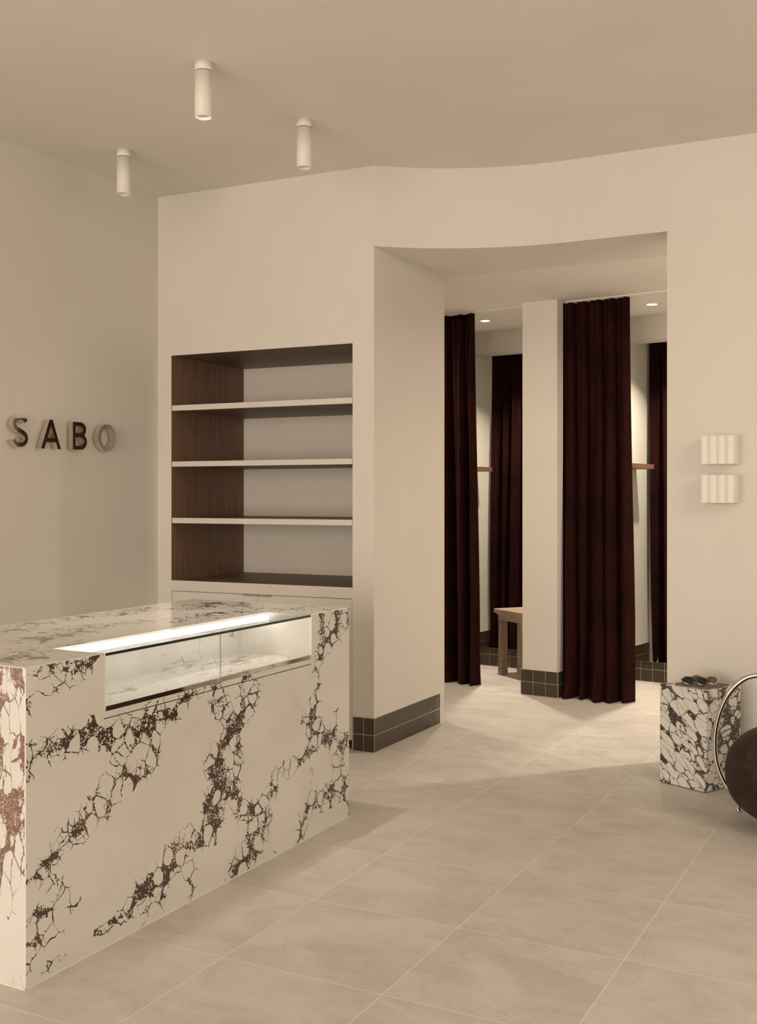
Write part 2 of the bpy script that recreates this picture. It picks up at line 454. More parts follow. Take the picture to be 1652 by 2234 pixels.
# ------------------------------------------------------------------ built-in cabinet in the back wall
cab = thing('built_in_cabinet', 'tall built-in cabinet with dark wood recess, three cream edged shelves and doors below', 'cabinet')
D = .874
bm = bmesh.new(); box(bm, (NA0 - .02, .06, NZ0 - .02), (NA0, D, NZ1 + .02), MA); box(bm, (NA0, .0, NZ0), (NA0 + .0015, .06, NZ1), MA); obj('side_panel', bm, M_WOODV, cab)
bm = bmesh.new(); box(bm, (NA1, .06, NZ0 - .02), (NA1 + .02, D, NZ1 + .02), MA); obj('side_panel', bm, M_WOODV, cab)
bm = bmesh.new(); box(bm, (NA0, .06, NZ1), (NA1, D, NZ1 + .02), MA); box(bm, (NA0, 0, NZ1 - .0015), (NA1, .06, NZ1), MA); obj('top_panel', bm, M_WOODH, cab)
bm = bmesh.new(); box(bm, (NA0, .02, NZ0 - .03), (NA1, D, NZ0), MA); obj('bottom_panel', bm, M_WOODH, cab)
bm = bmesh.new(); box(bm, (NA0 - .02, D, NZ0 - .03), (NA1 + .02, D + .02, NZ1 + .02), MA); obj('back_panel', bm, M_PANEL, cab)
for z0, z1 in ((2.1155, 2.1510), (1.7442, 1.7785), (1.3695, 1.4050)):
    bm = bmesh.new(); box(bm, (NA0 + .002, .03, z0 + .001), (NA1 - .002, D, z1 - .001), MA); s = obj('shelf', bm, M_WOODH, cab)
    bm = bmesh.new(); box(bm, (NA0 + .002, .004, z0), (NA1 - .005, .03, z1), MA); e = obj('front_edge', bm, M_CREAM, s, bevel=.001); e['label'] = 'cream shelf edge'
bm = bmesh.new(); box(bm, (NA0, 0, .9225), (NA1, .04, NZ0), MA); obj('rail', bm, M_CREAM, cab)
bm = bmesh.new(); box(bm, (NA0, .045, .02), (NA1, .08, .93), MA); obj('carcass', bm, M_DARKGAP, cab)
for a0, a1, hs in ((NA0 + .003, .7985, (.689, .7985)), (.8010, 1.4770, (.8010, .9021))):
    bm = bmesh.new()
    h0, h1 = hs
    # door with a shallow finger notch cut in its top edge
    pts = [(a0, .06), (a1, .06), (a1, .9190), (a0, .9190)]
    if h1 == a1: pts = [(a0, .06), (a1, .06), (a1, .9075), (h0, .9075), (h0, .9190), (a0, .9190)]
    if h0 == a0: pts = [(a0, .06), (a1, .06), (a1, .9190), (h1, .9190), (h1, .9075), (a0, .9075)]
    f = [bm.verts.new(MA @ Vector((a, .002, z))) for a, z in pts]; k = [bm.verts.new(MA @ Vector((a, .024, z))) for a, z in pts]
    bm.faces.new(f); bm.faces.new(k)
    for i in range(len(pts)): bm.faces.new((f[i], f[(i+1) % len(pts)], k[(i+1) % len(pts)], k[i]))
    d = obj('door', bm, M_CREAM, cab)
    bm = bmesh.new(); box(bm, (h0, .009, .9078), (h1, .040, .9185), MA); p = obj('finger_pull', bm, M_PULL, d); p['label'] = 'recessed finger pull'
bm = bmesh.new(); box(bm, (1.4795, -.0012, 0), (1.4822, .03, .9225), MA); box(bm, (NA1, .0, 0), (NA1 + .0005, .04, .9225), MA); obj('edge_strip', bm, M_CREAM, cab)

# ------------------------------------------------------------------ marble display counter
FRONT_VEINS = [[(2.546, 0.891, 0.016), (2.63, 0.919, 0.006), (2.72, 0.934, 0.009), (2.761, 0.965, 0.012), (2.868, 0.998, 0.015)], [(2.582, 0.99, 0.007), (2.65, 1.002, 0.016), (2.761, 0.979, 0.007), (2.835, 0.999, 0.011)], [(2.549, 0.716, 0.01), (2.65, 0.73, 0.011), (2.761, 0.737, 0.016), (2.879, 0.729, 0.014), (2.992, 0.722, 0.022), (3.087, 0.712, 0.024), (3.186, 0.75, 0.018), (3.316, 0.743, 0.014), (3.384, 0.791, 0.014), (3.497, 0.816, 0.009)], [(2.549, 0.765, 0.005), (2.761, 0.759, 0.009)], [(2.554, 0.66, 0.003), (2.68, 0.696, 0.005), (2.803, 0.714, 0.004)], [(3.186, 0.75, 0.012), (3.173, 0.671, 0.015), (3.173, 0.59, 0.015), (3.111, 0.556, 0.014), (3.015, 0.554, 0.021), (2.912, 0.524, 0.024), (2.868, 0.482, 0.024), (2.803, 0.447, 0.02), (2.71, 0.435, 0.014), (2.68, 0.386, 0.014), (2.611, 0.349, 0.015), (2.549, 0.347, 0.012)], [(3.039, 0.705, 0.012), (2.957, 0.629, 0.006), (2.992, 0.528, 0.01)], [(3.773, 0.802, 0.021), (3.805, 0.714, 0.026), (3.724, 0.654, 0.023), (3.693, 0.588, 0.015), (3.601, 0.561, 0.013), (3.541, 0.503, 0.024), (3.601, 0.402, 0.028), (3.541, 0.346, 0.028), (3.541, 0.276, 0.028), (3.526, 0.236, 0.021)], [(3.556, 0.772, 0.018), (3.601, 0.703, 0.019), (3.662, 0.621, 0.017)], [(3.693, 0.579, 0.011), (3.717, 0.447, 0.011), (3.693, 0.38, 0.014), (3.693, 0.308, 0.013), (3.773, 0.224, 0.016)], [(3.526, 0.236, 0.02), (3.398, 0.228, 0.023), (3.263, 0.184, 0.026), (3.211, 0.134, 0.018), (3.087, 0.133, 0.019), (3.051, 0.097, 0.015), (2.969, 0.07, 0.008), (2.879, 0.064, 0.005)], [(3.398, 0.126, 0.015), (3.398, 0.058, 0.011), (3.391, 0.01, 0.006)], [(3.237, 0.126, 0.01), (3.211, 0.044, 0.01)], [(3.136, 0.053, 0.009), (3.111, 0.013, 0.006)], [(3.773, 0.224, 0.022), (3.888, 0.241, 0.016), (3.974, 0.277, 0.016), (3.992, 0.339, 0.011), (4.155, 0.351, 0.014), (4.289, 0.383, 0.012), (4.349, 0.452, 0.022), (4.289, 0.554, 0.027), (4.369, 0.643, 0.009), (4.329, 0.761, 0.009), (4.389, 0.845, 0.023), (4.451, 0.889, 0.026), (4.53, 0.922, 0.026), (4.53, 0.978, 0.024), (4.633, 0.954, 0.019)], [(4.389, 0.845, 0.015), (4.379, 0.918, 0.012), (4.389, 1.007, 0.011)], [(4.349, 0.452, 0.015), (4.492, 0.393, 0.016), (4.513, 0.515, 0.009)], [(4.644, 0.395, 0.01), (4.578, 0.344, 0.028), (4.535, 0.268, 0.023), (4.6, 0.169, 0.023), (4.451, 0.152, 0.023), (4.289, 0.151, 0.019), (4.231, 0.105, 0.019), (4.193, 0.026, 0.014), (4.155, -0.003, 0.006)], [(4.289, 0.302, 0.004), (4.329, 0.181, 0.005)], [(4.621, 0.1, 0.005), (4.655, 0.006, 0.005)], [(3.773, 0.215, 0.016), (3.838, 0.152, 0.02), (3.805, 0.068, 0.025), (3.724, 0.046, 0.025), (3.662, -0.007, 0.013)], [(3.922, 0.214, 0.013), (3.905, 0.133, 0.016), (3.822, 0.054, 0.018)], [(2.554, 0.102, 0.019), (2.582, 0.154, 0.022), (2.63, 0.194, 0.019), (2.67, 0.252, 0.011), (2.68, 0.314, 0.006), (2.592, 0.355, 0.007)], [(2.65, 0.13, 0.01), (2.7, 0.12, 0.007)], [(2.761, 0.201, 0.009), (2.68, 0.3, 0.008)], [(2.621, 0.041, 0.006), (2.71, 0.036, 0.005)], [(3.974, -0.009, 0.007), (3.992, 0.034, 0.004)], [(2.835, 0.782, 0.007), (2.879, 0.766, 0.006)]]
RED = [(2.969, 0.456, 0.036), (2.868, 0.392, 0.029), (3.063, 0.559, 0.027), (3.015, 0.46, 0.024), (3.343, 0.244, 0.036), (3.237, 0.216, 0.025), (4.6, 0.329, 0.037), (3.063, 0.764, 0.024), (3.74, 0.242, 0.028), (2.601, 0.147, 0.033), (2.835, 0.46, 0.017), (2.67, 0.123, 0.022), (3.616, 0.549, 0.02), (3.384, 0.122, 0.02)]
TOP_VEINS = [[(-2.733, 2.603, 0.045), (-2.782, 2.75, 0.045), (-2.835, 2.911, 0.045), (-2.805, 3.027, 0.045)], [(-3.045, 3.044, 0.045), (-3.001, 3.141, 0.045), (-3.115, 3.361, 0.045), (-3.123, 3.531, 0.045), (-3.085, 3.643, 0.045)], [(-3.299, 3.142, 0.045), (-3.359, 3.32, 0.045), (-3.392, 3.392, 0.045)], [(-3.432, 3.761, 0.045), (-3.409, 3.901, 0.045), (-3.417, 4.101, 0.045), (-3.36, 4.131, 0.045)], [(-3.18, 4.283, 0.045), (-3.274, 4.485, 0.045), (-3.153, 4.547, 0.045), (-2.967, 4.393, 0.045)], [(-2.932, 3.818, 0.045), (-2.953, 4.061, 0.045), (-2.898, 4.254, 0.045)], [(-2.805, 4.442, 0.045), (-2.764, 4.584, 0.045), (-2.638, 4.564, 0.045)], [(-3.392, 3.303, 0.045), (-3.455, 3.547, 0.045), (-3.43, 3.659, 0.045)]]
CX0, CX1, CY0, CY1, CZ = -3.50, -2.5668, 2.548, 4.652, 1.0108
OY0, OY1, OZ, OX = 2.9085, 4.2960, .7835, -2.80      # case opening

def seg_field(P, lines, soft=.58):
    out = np.zeros(len(P))
    for l in lines:
        for (x0, y0, w0), (x1, y1, w1) in zip(l, l[1:]):
            a = np.array([x0, y0]); d = np.array([x1 - x0, y1 - y0]); L2 = max(1e-9, float(d @ d))
            t = np.clip(((P - a) @ d) / L2, 0, 1)
            dist = np.linalg.norm(P - (a + t[:, None] * d), axis=1)
            w = (w0 + (w1 - w0) * t) * 1.42 + .006
            out = np.maximum(out, np.clip(1.30 - dist / w * soft, 0, 1.15) * np.clip(w / .030, .5, 1.0))
    return out
def blob_field(P, blobs):
    out = np.zeros(len(P))
    for x, y, r in blobs:
        out = np.maximum(out, np.clip(1.3 - np.hypot(P[:, 0] - x, P[:, 1] - y) / (r * 2.2), 0, 1))
    return out
def grid_cuts(lo, hi, marks, step):
    c = set([lo, hi] + list(marks)); v = lo
    while v < hi: c.add(round(v, 4)); v += step
    c = sorted(c); out = [c[0]]
    for x in c[1:]:
        if x - out[-1] > .0015 or x in marks or x == hi:
            if x - out[-1] <= .0015 and out[-1] not in marks and len(out) > 1: out[-1] = x
            else: out.append(x)
    return out
EB = .0025
def add_sheet(bm, us, vs, fn, keep, mi):
    vv = {}
    for i, u in enumerate(us):
        for j, v in enumerate(vs): vv[i, j] = None
    for i in range(len(us) - 1):
        for j in range(len(vs) - 1):
            if keep((us[i] + us[i+1]) / 2, (vs[j] + vs[j+1]) / 2):
                q = []
                for a, b in ((i, j), (i+1, j), (i+1, j+1), (i, j+1)):
                    if vv[a, b] is None: vv[a, b] = bm.verts.new(fn(us[a], vs[b]))
                    q.append(vv[a, b])
                bm.faces.new(q).material_index = mi
def marble_mesh(name, build, mats, parent, field, rust):
    bm = bmesh.new(); build(bm)
    me = bpy.data.meshes.new(name); bm.to_mesh(me); bm.free()
    for x in mats: me.materials.append(x)
    n = len(me.vertices); co = np.zeros(n * 3); me.vertices.foreach_get('co', co); co = co.reshape(-1, 3)
    a = me.attributes.new('vein', 'FLOAT', 'POINT'); a.data.foreach_set('value', field(co).astype(np.float32))
    a = me.attributes.new('rust', 'FLOAT', 'POINT'); a.data.foreach_set('value', rust(co).astype(np.float32))
    o = bpy.data.objects.new(name, me); col.objects.link(o); o.parent = parent
    return o
counter = thing('display_counter', 'white marble sales counter with heavy brown veins and a lit glass display case', 'counter')
def front_field(co): return seg_field(co[:, 1:3], FRONT_VEINS)
def front_rust(co): return blob_field(co[:, 1:3], RED)
def top_field(co): return seg_field(co[:, 0:2], TOP_VEINS, .6) * .72
ys = grid_cuts(CY0 + EB, CY1 - EB, [OY0, OY1], .0125)
zs = grid_cuts(0, CZ - EB, [OZ], .0125)
xs = grid_cuts(CX0 + EB, CX1 - EB, [OX], .0125)
marble_mesh('front_panel', lambda bm: add_sheet(bm, ys, zs, lambda u, v: (CX1, u, v), lambda u, v: not (OY0 < u < OY1 and v > OZ), 0), [M_MARBLE], counter, front_field, front_rust)
marble_mesh('countertop', lambda bm: add_sheet(bm, xs, ys, lambda u, v: (u, v, CZ), lambda u, v: not (OY0 < v < OY1 and u > OX), 0), [M_MARBLE_TOP], counter, top_field, lambda co: np.zeros(len(co)))
bm = bmesh.new()
def quad(bm, *p, mi=0): bm.faces.new([bm.verts.new(c) for c in p]).material_index = mi
for y, yb in ((CY0, CY0 + EB), (CY1, CY1 - EB)):
    quad(bm, (CX0 + EB, y, 0), (CX1 - EB, y, 0), (CX1 - EB, y, CZ - EB), (CX0 + EB, y, CZ - EB))
quad(bm, (CX0, CY0 + EB, 0), (CX0, CY1 - EB, 0), (CX0, CY1 - EB, CZ - EB), (CX0, CY0 + EB, CZ - EB))
obj('end_panel', bm, M_MARBLE_END, counter)
M_EDGE = mat('marble_arris', (.80, .77, .72), .25)
bm = bmesh.new()
for y0, y1 in ((CY0 + EB, OY0), (OY1, CY1 - EB)):
    quad(bm, (CX1, y0, CZ - EB), (CX1, y1, CZ - EB), (CX1 - EB, y1, CZ), (CX1 - EB, y0, CZ))
quad(bm, (CX0, CY0 + EB, CZ - EB), (CX0, CY1 - EB, CZ - EB), (CX0 + EB, CY1 - EB, CZ), (CX0 + EB, CY0 + EB, CZ))
for y, yb in ((CY0, CY0 + EB), (CY1, CY1 - EB)):
    quad(bm, (CX0 + EB, y, CZ - EB), (CX1 - EB, y, CZ - EB), (CX1 - EB, yb, CZ), (CX0 + EB, yb, CZ))
    quad(bm, (CX1 - EB, y, 0), (CX1, yb, 0), (CX1, yb, CZ - EB), (CX1 - EB, y, CZ - EB))
    quad(bm, (CX0 + EB, y, 0), (CX0, yb, 0), (CX0, yb, CZ - EB), (CX0 + EB, y, CZ - EB))
obj('arris', bm, M_EDGE, counter)
# the case: white lined pocket, marble floor, glass, polished channel
OXB = -2.955
OF = .815                        # floor of the case
bm = bmesh.new()
quad(bm, (OX, OY0, CZ - .022), (OX, OY1, CZ - .022), (OX, OY1, CZ), (OX, OY0, CZ))
quad(bm, (OXB, OY0, CZ - .022), (OXB, OY1, CZ - .022), (OX, OY1, CZ - .022), (OX, OY0, CZ - .022))
quad(bm, (OXB, OY0, OZ), (CX1, OY0, OZ), (CX1, OY0, CZ - .001), (OXB, OY0, CZ - .001))
quad(bm, (OXB, OY1, OZ), (CX1, OY1, OZ), (CX1, OY1, CZ - .001), (OXB, OY1, CZ - .001))
obj('case_lining', bm, M_CASEWHITE, counter)
bm = bmesh.new(); box(bm, (OXB, OY0 + .001, OZ), (CX1 - .016, OY1 - .001, OF)); box(bm, (OXB - .02, OY0 - .01, OZ), (OXB, OY1 + .01, CZ - .0225)); obj('case_floor', bm, M_MARBLE_IN, counter)
marble_mesh('fascia_strip', lambda bm: (add_sheet(bm, grid_cuts(OY0 + .001, OY1 - .001, [], .0125), [OZ + .003, OZ + .014, .8085], lambda u, v: (CX1 - .0008, u, v), lambda u, v: True, 0),
            add_sheet(bm, grid_cuts(OY0 + .001, OY1 - .001, [], .05), [0, 1], lambda u, v: (CX1 - .0008 - .012 * v, u, .8085), lambda u, v: True, 0)),
            [M_MARBLE], counter, front_field, front_rust)
bm = bmesh.new(); box(bm, (CX1 - .004, OY0, OZ), (CX1 - .003, OY1, OZ + .003)); obj('joint_line', bm, M_DARKGAP, counter)
bm = bmesh.new(); box(bm, (CX1 - .013, OY0 + .012, .8085), (CX1 - .001, OY1 - .002, .8265))
obj('steel_channel', bm, M_CHROME, counter, bevel=.0008, seg=1)
bm = bmesh.new(); box(bm, (CX1 - .010, OY0 + .0008, .8085), (CX1 - .0005, OY0 + .0105, CZ - .001))
obj('side_post', bm, M_EDGE, counter, bevel=.0008, seg=1)
GY = 3.598
for a, b in ((OY0 + .013, GY - .0012), (GY + .0012, OY1 - .004)):
    bm = bmesh.new(); box(bm, (CX1 - .010, a, .8265), (CX1 - .004, b, CZ - .0125)); p = obj('front_glass_pane', bm, M_GLASS, counter)
    bm = bmesh.new(); box(bm, (CX1 - .0098, a, .8268), (CX1 - .0042, a + .0012, CZ - .013)); obj('polished_edge', bm, M_CHROME, p)
bm = bmesh.new(); box(bm, (OX + .002, OY0 + .004, CZ - .0118), (CX1 - .0030, OY1 - .003, CZ - .0018)); tg = obj('top_glass_pane', bm, M_GLASS, counter)
bm = bmesh.new(); box(bm, (CX1 - .0031, OY0 + .004, CZ - .0118), (CX1 - .0018, OY1 - .003, CZ - .0018)); obj('dark_edge', bm, M_GLASSEDGE, tg)
bm = bmesh.new(); box(bm, (OX, OY0 + .01, CZ - .034), (OX + .008, OY1 - .01, CZ - .0135)); o = obj('light_strip', bm, M_LED, counter); o['label'] = 'glowing white light strip'
bm = bmesh.new(); box(bm, (CX0 + .03, CY0 + .03, .0), (OXB - .03, CY1 - .03, .7)); obj('core', bm, M_CASEWHITE, counter)
bm = bmesh.new(); box(bm, (CX1 - .001, CY0 - .002, 0), (CX1 + .0035, CY1 + .002, .0035)); box(bm, (CX0, CY0 - .0035, 0), (CX1 + .0035, CY0 + .001, .0035)); obj('sealant_line', bm, M_EDGE, counter)

# ------------------------------------------------------------------ sign letters on the left wall
def ribbon(bm, pts, w, x0, x1, closed=False):
    """stroke of width w along pts (y, z), extruded from x0 to x1"""
    P = [Vector(p) for p in pts]; n = len(P); L, R = [], []
    for i in range(n):
        a = P[(i-1) % n] if (closed or i > 0) else P[i]; b = P[(i+1) % n] if (closed or i < n-1) else P[i]
        t1 = (P[i] - a).normalized() if (P[i] - a).length > 0 else (b - P[i]).normalized()
        t2 = (b - P[i]).normalized() if (b - P[i]).length > 0 else t1
        t = (t1 + t2).normalized(); nn = Vector((-t.y, t.x)); k = 1 / max(.5, t.dot(t2))
        L.append(P[i] + nn * w / 2 * k); R.append(P[i] - nn * w / 2 * k)
    q = [[bm.verts.new((x, p.x, p.y)) for p in S] for S, x in ((L, x0), (R, x0), (L, x1), (R, x1))]
    for i in range(n if closed else n-1):
        j = (i+1) % n
        bm.faces.new((q[0][i], q[0][j], q[1][j], q[1][i])); bm.faces.new((q[2][i], q[2][j], q[3][j], q[3][i]))
        bm.faces.new((q[0][i], q[0][j], q[2][j], q[2][i])); bm.faces.new((q[1][i], q[1][j], q[3][j], q[3][i]))
    if not closed:
        for i in (0, n-1): bm.faces.new((q[0][i], q[1][i], q[3][i], q[2][i]))
def arcp(cx, cy, rx, ry, a0, a1, n=16):
    return [(cx + rx * math.cos(math.radians(a0 + (a1 - a0) * i / n)), cy + ry * math.sin(math.radians(a0 + (a1 - a0) * i / n))) for i in range(n + 1)]
WX = -4.681
def letter(ch, y0, y1, z0, z1, strokes, pins, label):
    t = thing('sign_letter', label, 'letter', (WX, (y0 + y1) / 2, z0), 0, 'polished metal letters on the left wall')
    w, h = y1 - y0, z1 - z0; yc = (y0 + y1) / 2
    bm = bmesh.new()
    for k, (pts, closed) in enumerate(strokes):
        ribbon(bm, [(y0 + p[0] * w - yc, p[1] * h) for p in pts], .0235, .013 - .0002 * k, .050 + .0001 * k, closed)
    for zc, nz in ((0.0, -1), (h, 1)):          # feet and tops cut level
        bmesh.ops.bisect_plane(bm, geom=bm.verts[:] + bm.edges[:] + bm.faces[:], plane_co=(0, 0, zc), plane_no=(0, 0, nz), clear_outer=True)
        bmesh.ops.holes_fill(bm, edges=[e for e in bm.edges if e.is_boundary], sides=0)
    obj('letter_body', bm, M_SIGN, t)
    for px, pz in pins:
        bm = bmesh.new(); lathe(bm, [(.0042, 0), (.0042, .016)], 10, Matrix.Translation((0, y0 + px * w - yc, pz * h)) @ Matrix.Rotation(math.radians(90), 4, 'Y'))
        obj('standoff_pin', bm, M_BRUSHED, t)
S = arcp(.50, .735, .40, .205, 22, 200, 18) + arcp(.50, .735, .40, .205, 200, 255, 6)[1:] + arcp(.47, .275, .42, .215, 68, -165, 26)[0:]
letter('S', 4.506, 4.620, 1.827, 2.003, [(S, False)], [(.1, .2), (.35, .62), (.6, .3)], 'polished metal letter S at the left end of the sign')
letter('A', 4.722, 4.878, 1.824, 1.995, [([(.045, -.06), (.5, 1.0)], False), ([(.955, -.06), (.5, 1.0)], False), ([(.22, .30), (.78, .30)], False)], [(.08, .04), (.42, .7), (.9, .04)], 'polished metal pointed letter A in the sign')
Bs1 = [(.09, .94), (.45, .94)] + arcp(.48, .735, .36, .205, 90, -90, 12) + [(.09, .53)]
Bs2 = [(.09, .53), (.5, .53)] + arcp(.52, .295, .38, .235, 90, -90, 12) + [(.09, .06)]
letter('B', 4.980, 5.100, 1.829, 1.993, [([(.09, 0), (.09, 1)], False), (Bs1, False), (Bs2, False)], [(.1, .55), (.1, .4)], 'polished metal letter B with two closed bowls')
letter('O', 5.203, 5.364, 1.830, 1.993, [(arcp(.5, .5, .44, .44, 0, 360, 40)[:-1], True)], [(.08, .5), (.15, .3), (.6, .1)], 'polished metal round letter O nearest the corner')

# ------------------------------------------------------------------ ceiling spotlights
def spot_fixture(x, y, label, power):
    t = thing('ceiling_spotlight', label, 'ceiling light', (x, y, ZC), 0, 'white cylinder spotlights on the ceiling')
    bm = bmesh.new(); lathe(bm, [(.0405, 0), (.0405, -.040), (.040, -.0405)], 36); obj('mounting_cap', bm, M_WHITE, t, smooth=False)
    bm = bmesh.new(); lathe(bm, [(.0375, -.0405), (.0375, -.0435)], 30); obj('shadow_gap', bm, M_DARKGAP, t)
    bm = bmesh.new(); lathe(bm, [(.0402, -.0435), (.0402, -.252), (.0375, -.254), (.0360, -.252), (.0300, -.215), (.0300, -.214)], 40, caps=True)
    o = obj('barrel', bm, M_WHITE, t)
    for c in t.children: 
        for p in c.data.polygons: p.use_smooth = abs(p.normal.z) < .5
    bm = bmesh.new(); lathe(bm, [(.0290, -.2165), (.0290, -.2200)], 24); obj('lens', bm, M_CASEWHITE, t)
    d = bpy.data.lights.new('spotlight_lamp', 'AREA'); d.shape = 'DISK'; d.size = .05; d.energy = power; d.color = (1, .87, .71); d.spread = math.radians(58)
    l = bpy.data.objects.new('spotlight_lamp', d); col.objects.link(l); l.parent = t; l.location = (0, 0, -.222)
    return t
spot_fixture(-3.040, 4.119, 'white cylinder ceiling spotlight, nearest and largest of the three', 3.5)
spot_fixture(-3.028, 4.993, 'white cylinder ceiling spotlight closest to the shelving wall corner by the passage', .3)
spot_fixture(-4.219, 4.951, 'white cylinder ceiling spotlight closest to the left wall', .3)

# ------------------------------------------------------------------ recessed downlights
def downlight(x, y, label, power, group='recessed downlights in the passage ceiling', vis=True, spread=150):
    t = thing('recessed_downlight', label, 'downlight', (x, y, ZS), 0, group)
    bm = bmesh.new(); lathe(bm, [(.048, 0), (.048, -.004), (.040, -.004), (.040, 0)], 36, caps=False); obj('trim_ring', bm, M_WHITE, t)
    bm = bmesh.new(); lathe(bm, [(.040, -.001), (.040, -.003)], 32); obj('diffuser', bm, M_LAMP, t)
    d = bpy.data.lights.new('downlight_lamp', 'AREA'); d.shape = 'DISK'; d.size = .075; d.energy = power; d.color = (1, .86, .69)
    d.spread = math.radians(spread)
    l = bpy.data.objects.new('downlight_lamp', d); col.objects.link(l); l.parent = t; l.location = (0, 0, -.006)
    return t
def BP(u, v): 
    p = MB_ @ Vector((u, v, 0)); return p.x, p.y
downlight(*BP(.352, -.54), 'round recessed downlight above the left fitting room', 24, spread=104)
downlight(*BP(1.828, -.50), 'round recessed downlight above the right fitting room', 24, spread=104)
downlight(-4.45, 7.75, 'round recessed downlight in the corridor hidden behind the shelving wall', 24, spread=165)
downlight(-.75, 7.25, 'round recessed downlight in the corridor hidden behind the right wall', 38, spread=165)

# ------------------------------------------------------------------ fitting room mirrors
for u0, u1, lb in ((-.415, 1.085, 'tall frameless wall mirror in the left fitting room'), (1.235, 2.70, 'tall frameless wall mirror in the right fitting room')):
    bm = bmesh.new(); box(bm, (u0, -.016, .168), (u1, -.009, 2.822), MB_)
    tag(obj('wall_mirror', bm, M_MIRROR), lb, 'mirror', 'fitting room mirrors')

# wooden wall rails on the side walls
for u, lb in ((-.42, 'reddish wooden wall rail seen in the left fitting room mirror'), (1.23, 'reddish wooden wall rail seen in the right fitting room mirror')):
    bm = bmesh.new(); box(bm, (u, -.70, 1.790), (u + .17, -.06, 1.832), MB_)
    tag(obj('wall_rail', bm, M_RAIL, bevel=.002), lb, 'wall rail', 'wooden rails in the fitting rooms')

# ------------------------------------------------------------------ curtains
def curtain(name, label, top, bot, z1, folds, amp, seed, hem, pud):
    """top, bot: (u0, u1, v) lines in fitting-room axes; folds pleats between, a puddle at the hem"""
    random.seed(seed)
    NU, NV = folds * 26, 80
    ph = [random.uniform(-.5, .5) for _ in range(folds + 2)]; am = [random.uniform(.55, 1.25) for _ in range(folds + 2)]
    wv = [random.uniform(-1, 1) for _ in range(folds + 2)]
    bm = bmesh.new(); V = []
    def sm(a, t):
        i = int(t); f = t - i; f = f * f * (3 - 2 * f)
        i = min(i, len(a) - 2); return a[i] * (1 - f) + a[i+1] * f
    for j in range(NV + 1):
        s = j / NV                       # 0 top, 1 hem
        s2 = s ** 1.25
        z = z1 * (1 - s) + .004 * s
        row = []
        for i in range(NU + 1):
            t = i / NU; k = t * folds
            tt = t + (.6 / folds) * sm(ph, k) * math.sin(math.pi * t) * (.3 + s)
            u = (top[0] + (top[1] - top[0]) * tt) * (1 - s2) + (bot[0] + (bot[1] - bot[0]) * tt) * s2
            v = top[2] * (1 - s2) + bot[2] * s2
            e = min(1, s * 1.35); e = e * e * (3 - 2 * e)
            fine = math.sin(4 * math.pi * k + 1.5 * sm(wv, k))
            wide = math.sin(2 * math.pi * k + 1.4 * sm(wv, k) * s)
            v += amp * sm(am, k) * ((1 - e) * .28 * fine + (.25 + .75 * e) * wide * (1 + .0 * s) + .22 * e * fine)
            u += .35 * amp * e * math.cos(2 * math.pi * k) * math.sin(math.pi * t)
            # wide soft secondary folds low down
            v += .030 * s * s * math.sin(2.2 * math.pi * t * 1.7 + seed + 2.0 * s)
            zz = z
            # puddle at the hem
            if s > .93:
                q = (s - .93) / .07
                v -= pud * (max(0, math.sin(math.pi * t)) ** .35) * (q ** 1.5) * (.45 + .55 * sm(am, k)) 
                u += .02 * q * (t - .5) + .012 * q * math.sin(5 * t * math.pi + seed)
                zz = z1 * (.07) * (1 - q) ** 1.6 + .0035 + .014 * max(0, math.sin(q * math.pi * 1.6)) * (.6 + .6 * math.sin(k * 2.4 + seed))
            else:
                if s > .80: v -= hem * ((s - .80) / .13) * .5
            if s > .93: v -= hem * .5
            row.append(bm.verts.new(MB_ @ Vector((u, v, zz))))
        V.append(row)
    for j in range(NV):
        for i in range(NU):
            bm.faces.new((V[j][i], V[j][i+1], V[j+1][i+1], V[j+1][i]))
    o = obj(name, bm, M_VELVET, None, smooth=True)
    so = o.modifiers.new('solid', 'SOLIDIFY'); so.thickness = .006; so.offset = 0
    return tag(o, label, 'curtain', 'burgundy velvet curtains')
curtain('velvet_curtain', 'dark burgundy velvet curtain gathered at the left fitting room, behind the passage wall', (-.40, .500, -.99), (-.40, .535, -.955), 3.045, 8, .062, 3, .02, .03)
curtain('velvet_curtain', 'dark burgundy velvet curtain hanging full width between the white pillar and right fitting room', (1.245, 1.830, -.975), (1.25, 1.865, -.985), 3.045, 5, .072, 8, .025, .06)
# ceiling tracks of the two curtains
for u0, u1, lb in ((-.41, 1.0, 'thin cream curtain track over the left fitting room'), (1.32, 2.71, 'thin cream curtain track over the right fitting room')):
    bm = bmesh.new(); box(bm, (u0, -.9985, ZS - .006), (u1, -.9825, ZS), MB_)
    tag(obj('curtain_track', bm, M_WHITE), lb, 'curtain track', 'curtain tracks over the fitting rooms')

